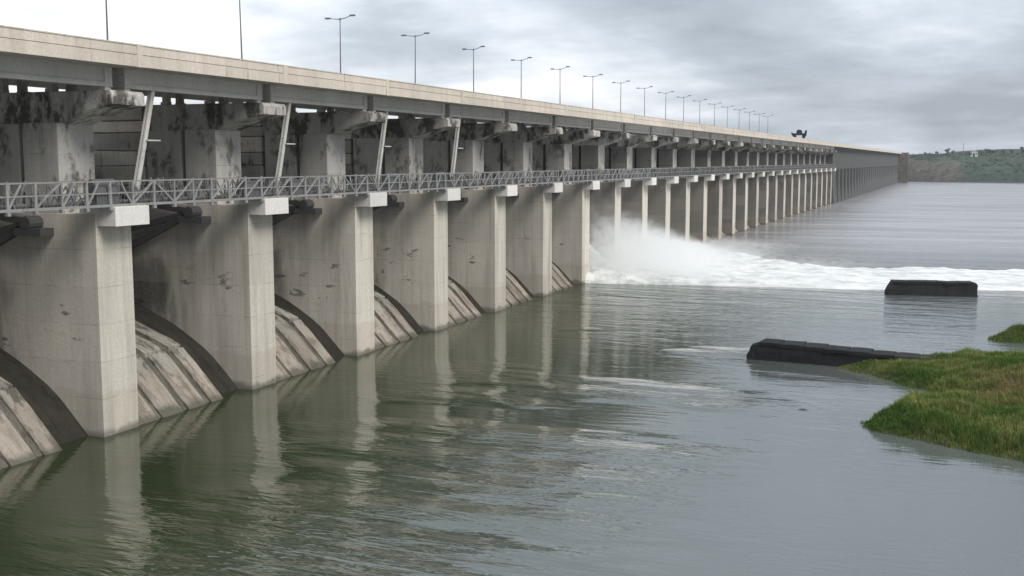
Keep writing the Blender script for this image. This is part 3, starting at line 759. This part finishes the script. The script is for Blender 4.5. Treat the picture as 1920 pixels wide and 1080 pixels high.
# ------------------------------------------------------------------ white water, spray and drifting debris
def foam_z(x, y):
    lo = 171.2 + (x + 54.6) * (.16 if x < -10 else .16) + max(0, x + 10) * .18
    hi = (250 - (x + 56) * 1.15) if x < -28 else 217.8 + (x + 28) * .16
    w = mnoise.noise(Vector((x * .09, y * .13, 2))) * 3.4 + mnoise.noise(Vector((x * .4, y * .6, 4))) * 1.8
    mask = sst(-.5, 2.0, y - lo + w * .35) * sst(-1, 9, hi - y + w * 1.6)
    n = mnoise.fractal(Vector((x * .22, y * .34, 7)), .7, 2.1, 5)
    near = math.exp(-max(0, x + 56) / 16)
    return -.35 + mask * (.58 + .15 * n + near * (1.5 + 1.3 * n)) - .25 * sst(25, 75, x)
m = MB(); x0, x1, y0, y1, st = -58.5, 90, 166, 256, .6
nx = int((x1 - x0) / st) + 1; ny = int((y1 - y0) / st) + 1
for j in range(ny):
    for i in range(nx): x, y = x0 + i * st, y0 + j * st; m.v.append((x, y, foam_z(x, y)))
for j in range(ny - 1):
    for i in range(nx - 1):
        q = (j * nx + i, j * nx + i + 1, (j + 1) * nx + i + 1, (j + 1) * nx + i)
        if max(m.v[a][2] for a in q) > -.2: m.f.append(q)
k = NT('white_water_foam')
c = k.mix(k.ramp(k.noise((.25, .6, 1), 1.0, 6, .65, rot=-R(YAW)), .40, .68), (.80, .81, .79), (.48, .51, .50))
k.l(c, k.b.inputs['Base Color']); k.set(Roughness=.75)
k.l(k.bump(k.noise((.5, 1.0, 1), 1.2, 6, .72), .5, 1), k.b.inputs['Normal']); M['foam'] = k.m
o = m.build('white_water', M['foam'], smooth=True); tag(o, 'churning white foam streaming across the river below the open gates', 'foam', kind='stuff')
for q, k_ in enumerate((7, 8, 9)):
    m = MB(); us = [-3 + .6 * i for i in range(36)]; ny_ = 25
    for u in us:
        for j in range(ny_):
            y = 1.84 + (16.16 - 1.84) * j / (ny_ - 1)
            m.v.append((-u, y, og(u) + .7 + .35 * mnoise.fractal(Vector((u * .5, y * .9 + 30 * q, 3)), .8, 2, 3) + max(0, 3 - u) * .12))
    for i in range(len(us) - 1):
        for j in range(ny_ - 1): m.f.append((i * ny_ + j, i * ny_ + j + 1, (i + 1) * ny_ + j + 1, (i + 1) * ny_ + j))
    o = m.build('water_jet', M['foam'], smooth=True); o.location = (FX, py(k_), 0)
    tag(o, f'white water rushing down the chute {bay_where(k_)}', 'water', 'water discharging through open gates', kind='stuff')

sp_m = bpy.data.materials.new('spray_mist'); sp_m.use_nodes = True
k = NT.__new__(NT); k.m = sp_m; k.t = sp_m.node_tree; k.t.nodes.clear()
k.o = k.n('ShaderNodeOutputMaterial'); k.g = k.n('ShaderNodeNewGeometry')
P = k.sepz()
ax = k.math('SUBTRACT', P['X'], FX)
hy = k.ramp(P['Y'], 160, 250, 13.5, 1.6)
hx = k.ramp(ax, 1, 24, 1.0, .08)
hm = k.math('MULTIPLY', hy, hx)
nz = k.noise((1, 1, 1), .22, 6, .68)
hm2 = k.math('MULTIPLY', hm, k.math('MULTIPLY_ADD', nz, 1.3, .35))
rel = k.math('SUBTRACT', 1.0, k.math('DIVIDE', P['Z'], hm2))
den = k.math('MAXIMUM', rel, 0.0)
den = k.math('MULTIPLY', den, k.ramp(k.noise((1, 1, 1), .55, 6, .68, loc=(3, 3, 3)), .36, .62, .12, 1.0))
den = k.math('MULTIPLY', den, k.ramp(P['Y'], 285, 240, 0, 1))
den = k.math('MULTIPLY', den, k.ramp(ax, 46, 24, 0, 1))
den = k.math('MULTIPLY', den, k.ramp(k.math('MULTIPLY_ADD', k.noise((1, 1, 1), .3, 4), 7.0, P['Y']), 175.2, 180.5))
den = k.math('MULTIPLY', den, .48)
pv = k.n('ShaderNodeVolumePrincipled'); pv.inputs['Color'].default_value = (.985, .995, .99, 1); k.l(den, pv.inputs['Density'])
k.l(pv.outputs[0], k.o.inputs['Volume'])
o = MB().box(FX - 1.5, FX + 46, 171.9, 288, .05, 13.5).build('spray', sp_m)
tag(o, 'white spray mist rising beside the piers at the open gates', 'spray', kind='stuff')

def proj(px, py_):
    th, p = R(YAW), R(PITCH)
    fw = Vector((-math.sin(th) * math.cos(p), math.cos(th) * math.cos(p), -math.sin(p))); r_ = Vector((math.cos(th), math.sin(th), 0)); u_ = r_.cross(fw)
    d = r_ * (px - 960) - u_ * (py_ - 540) + fw * FPX
    return camo.location + d * (-CAM_H / d.z)
rr = random.Random(4)
for px, py_, s in ((1506, 769, .35),):
    p = proj(px, py_); m = MB()
    m.tube([(-s, 0, .0), (-.2 * s, .05, .07), (s, -.04, .03)], [.02, .045, .015], 6).tube([(0, .03, .03), (.4 * s, .2 * s, .09)], [.025, .01], 5)
    o = m.build('floating_branch', M['twig']); o.location = (p.x, p.y, .01); o.rotation_euler = (0, 0, rr.uniform(-.3, 1))
    tag(o, 'small dark branch floating on the calm water', 'branch')

hz = bpy.data.materials.new('thin_air_haze'); hz.use_nodes = True; t_ = hz.node_tree; t_.nodes.clear()
ho = t_.nodes.new('ShaderNodeOutputMaterial'); hv_ = t_.nodes.new('ShaderNodeVolumePrincipled')
hv_.inputs['Color'].default_value = (.90, .94, 1.0, 1); hv_.inputs['Density'].default_value = .00007
t_.links.new(hv_.outputs[0], ho.inputs['Volume'])
o = MB().box(-2700, 2700, -300, 3100, -9, 62).build('haze', hz); tag(o, 'thin pale haze over the river', 'haze', kind='stuff')
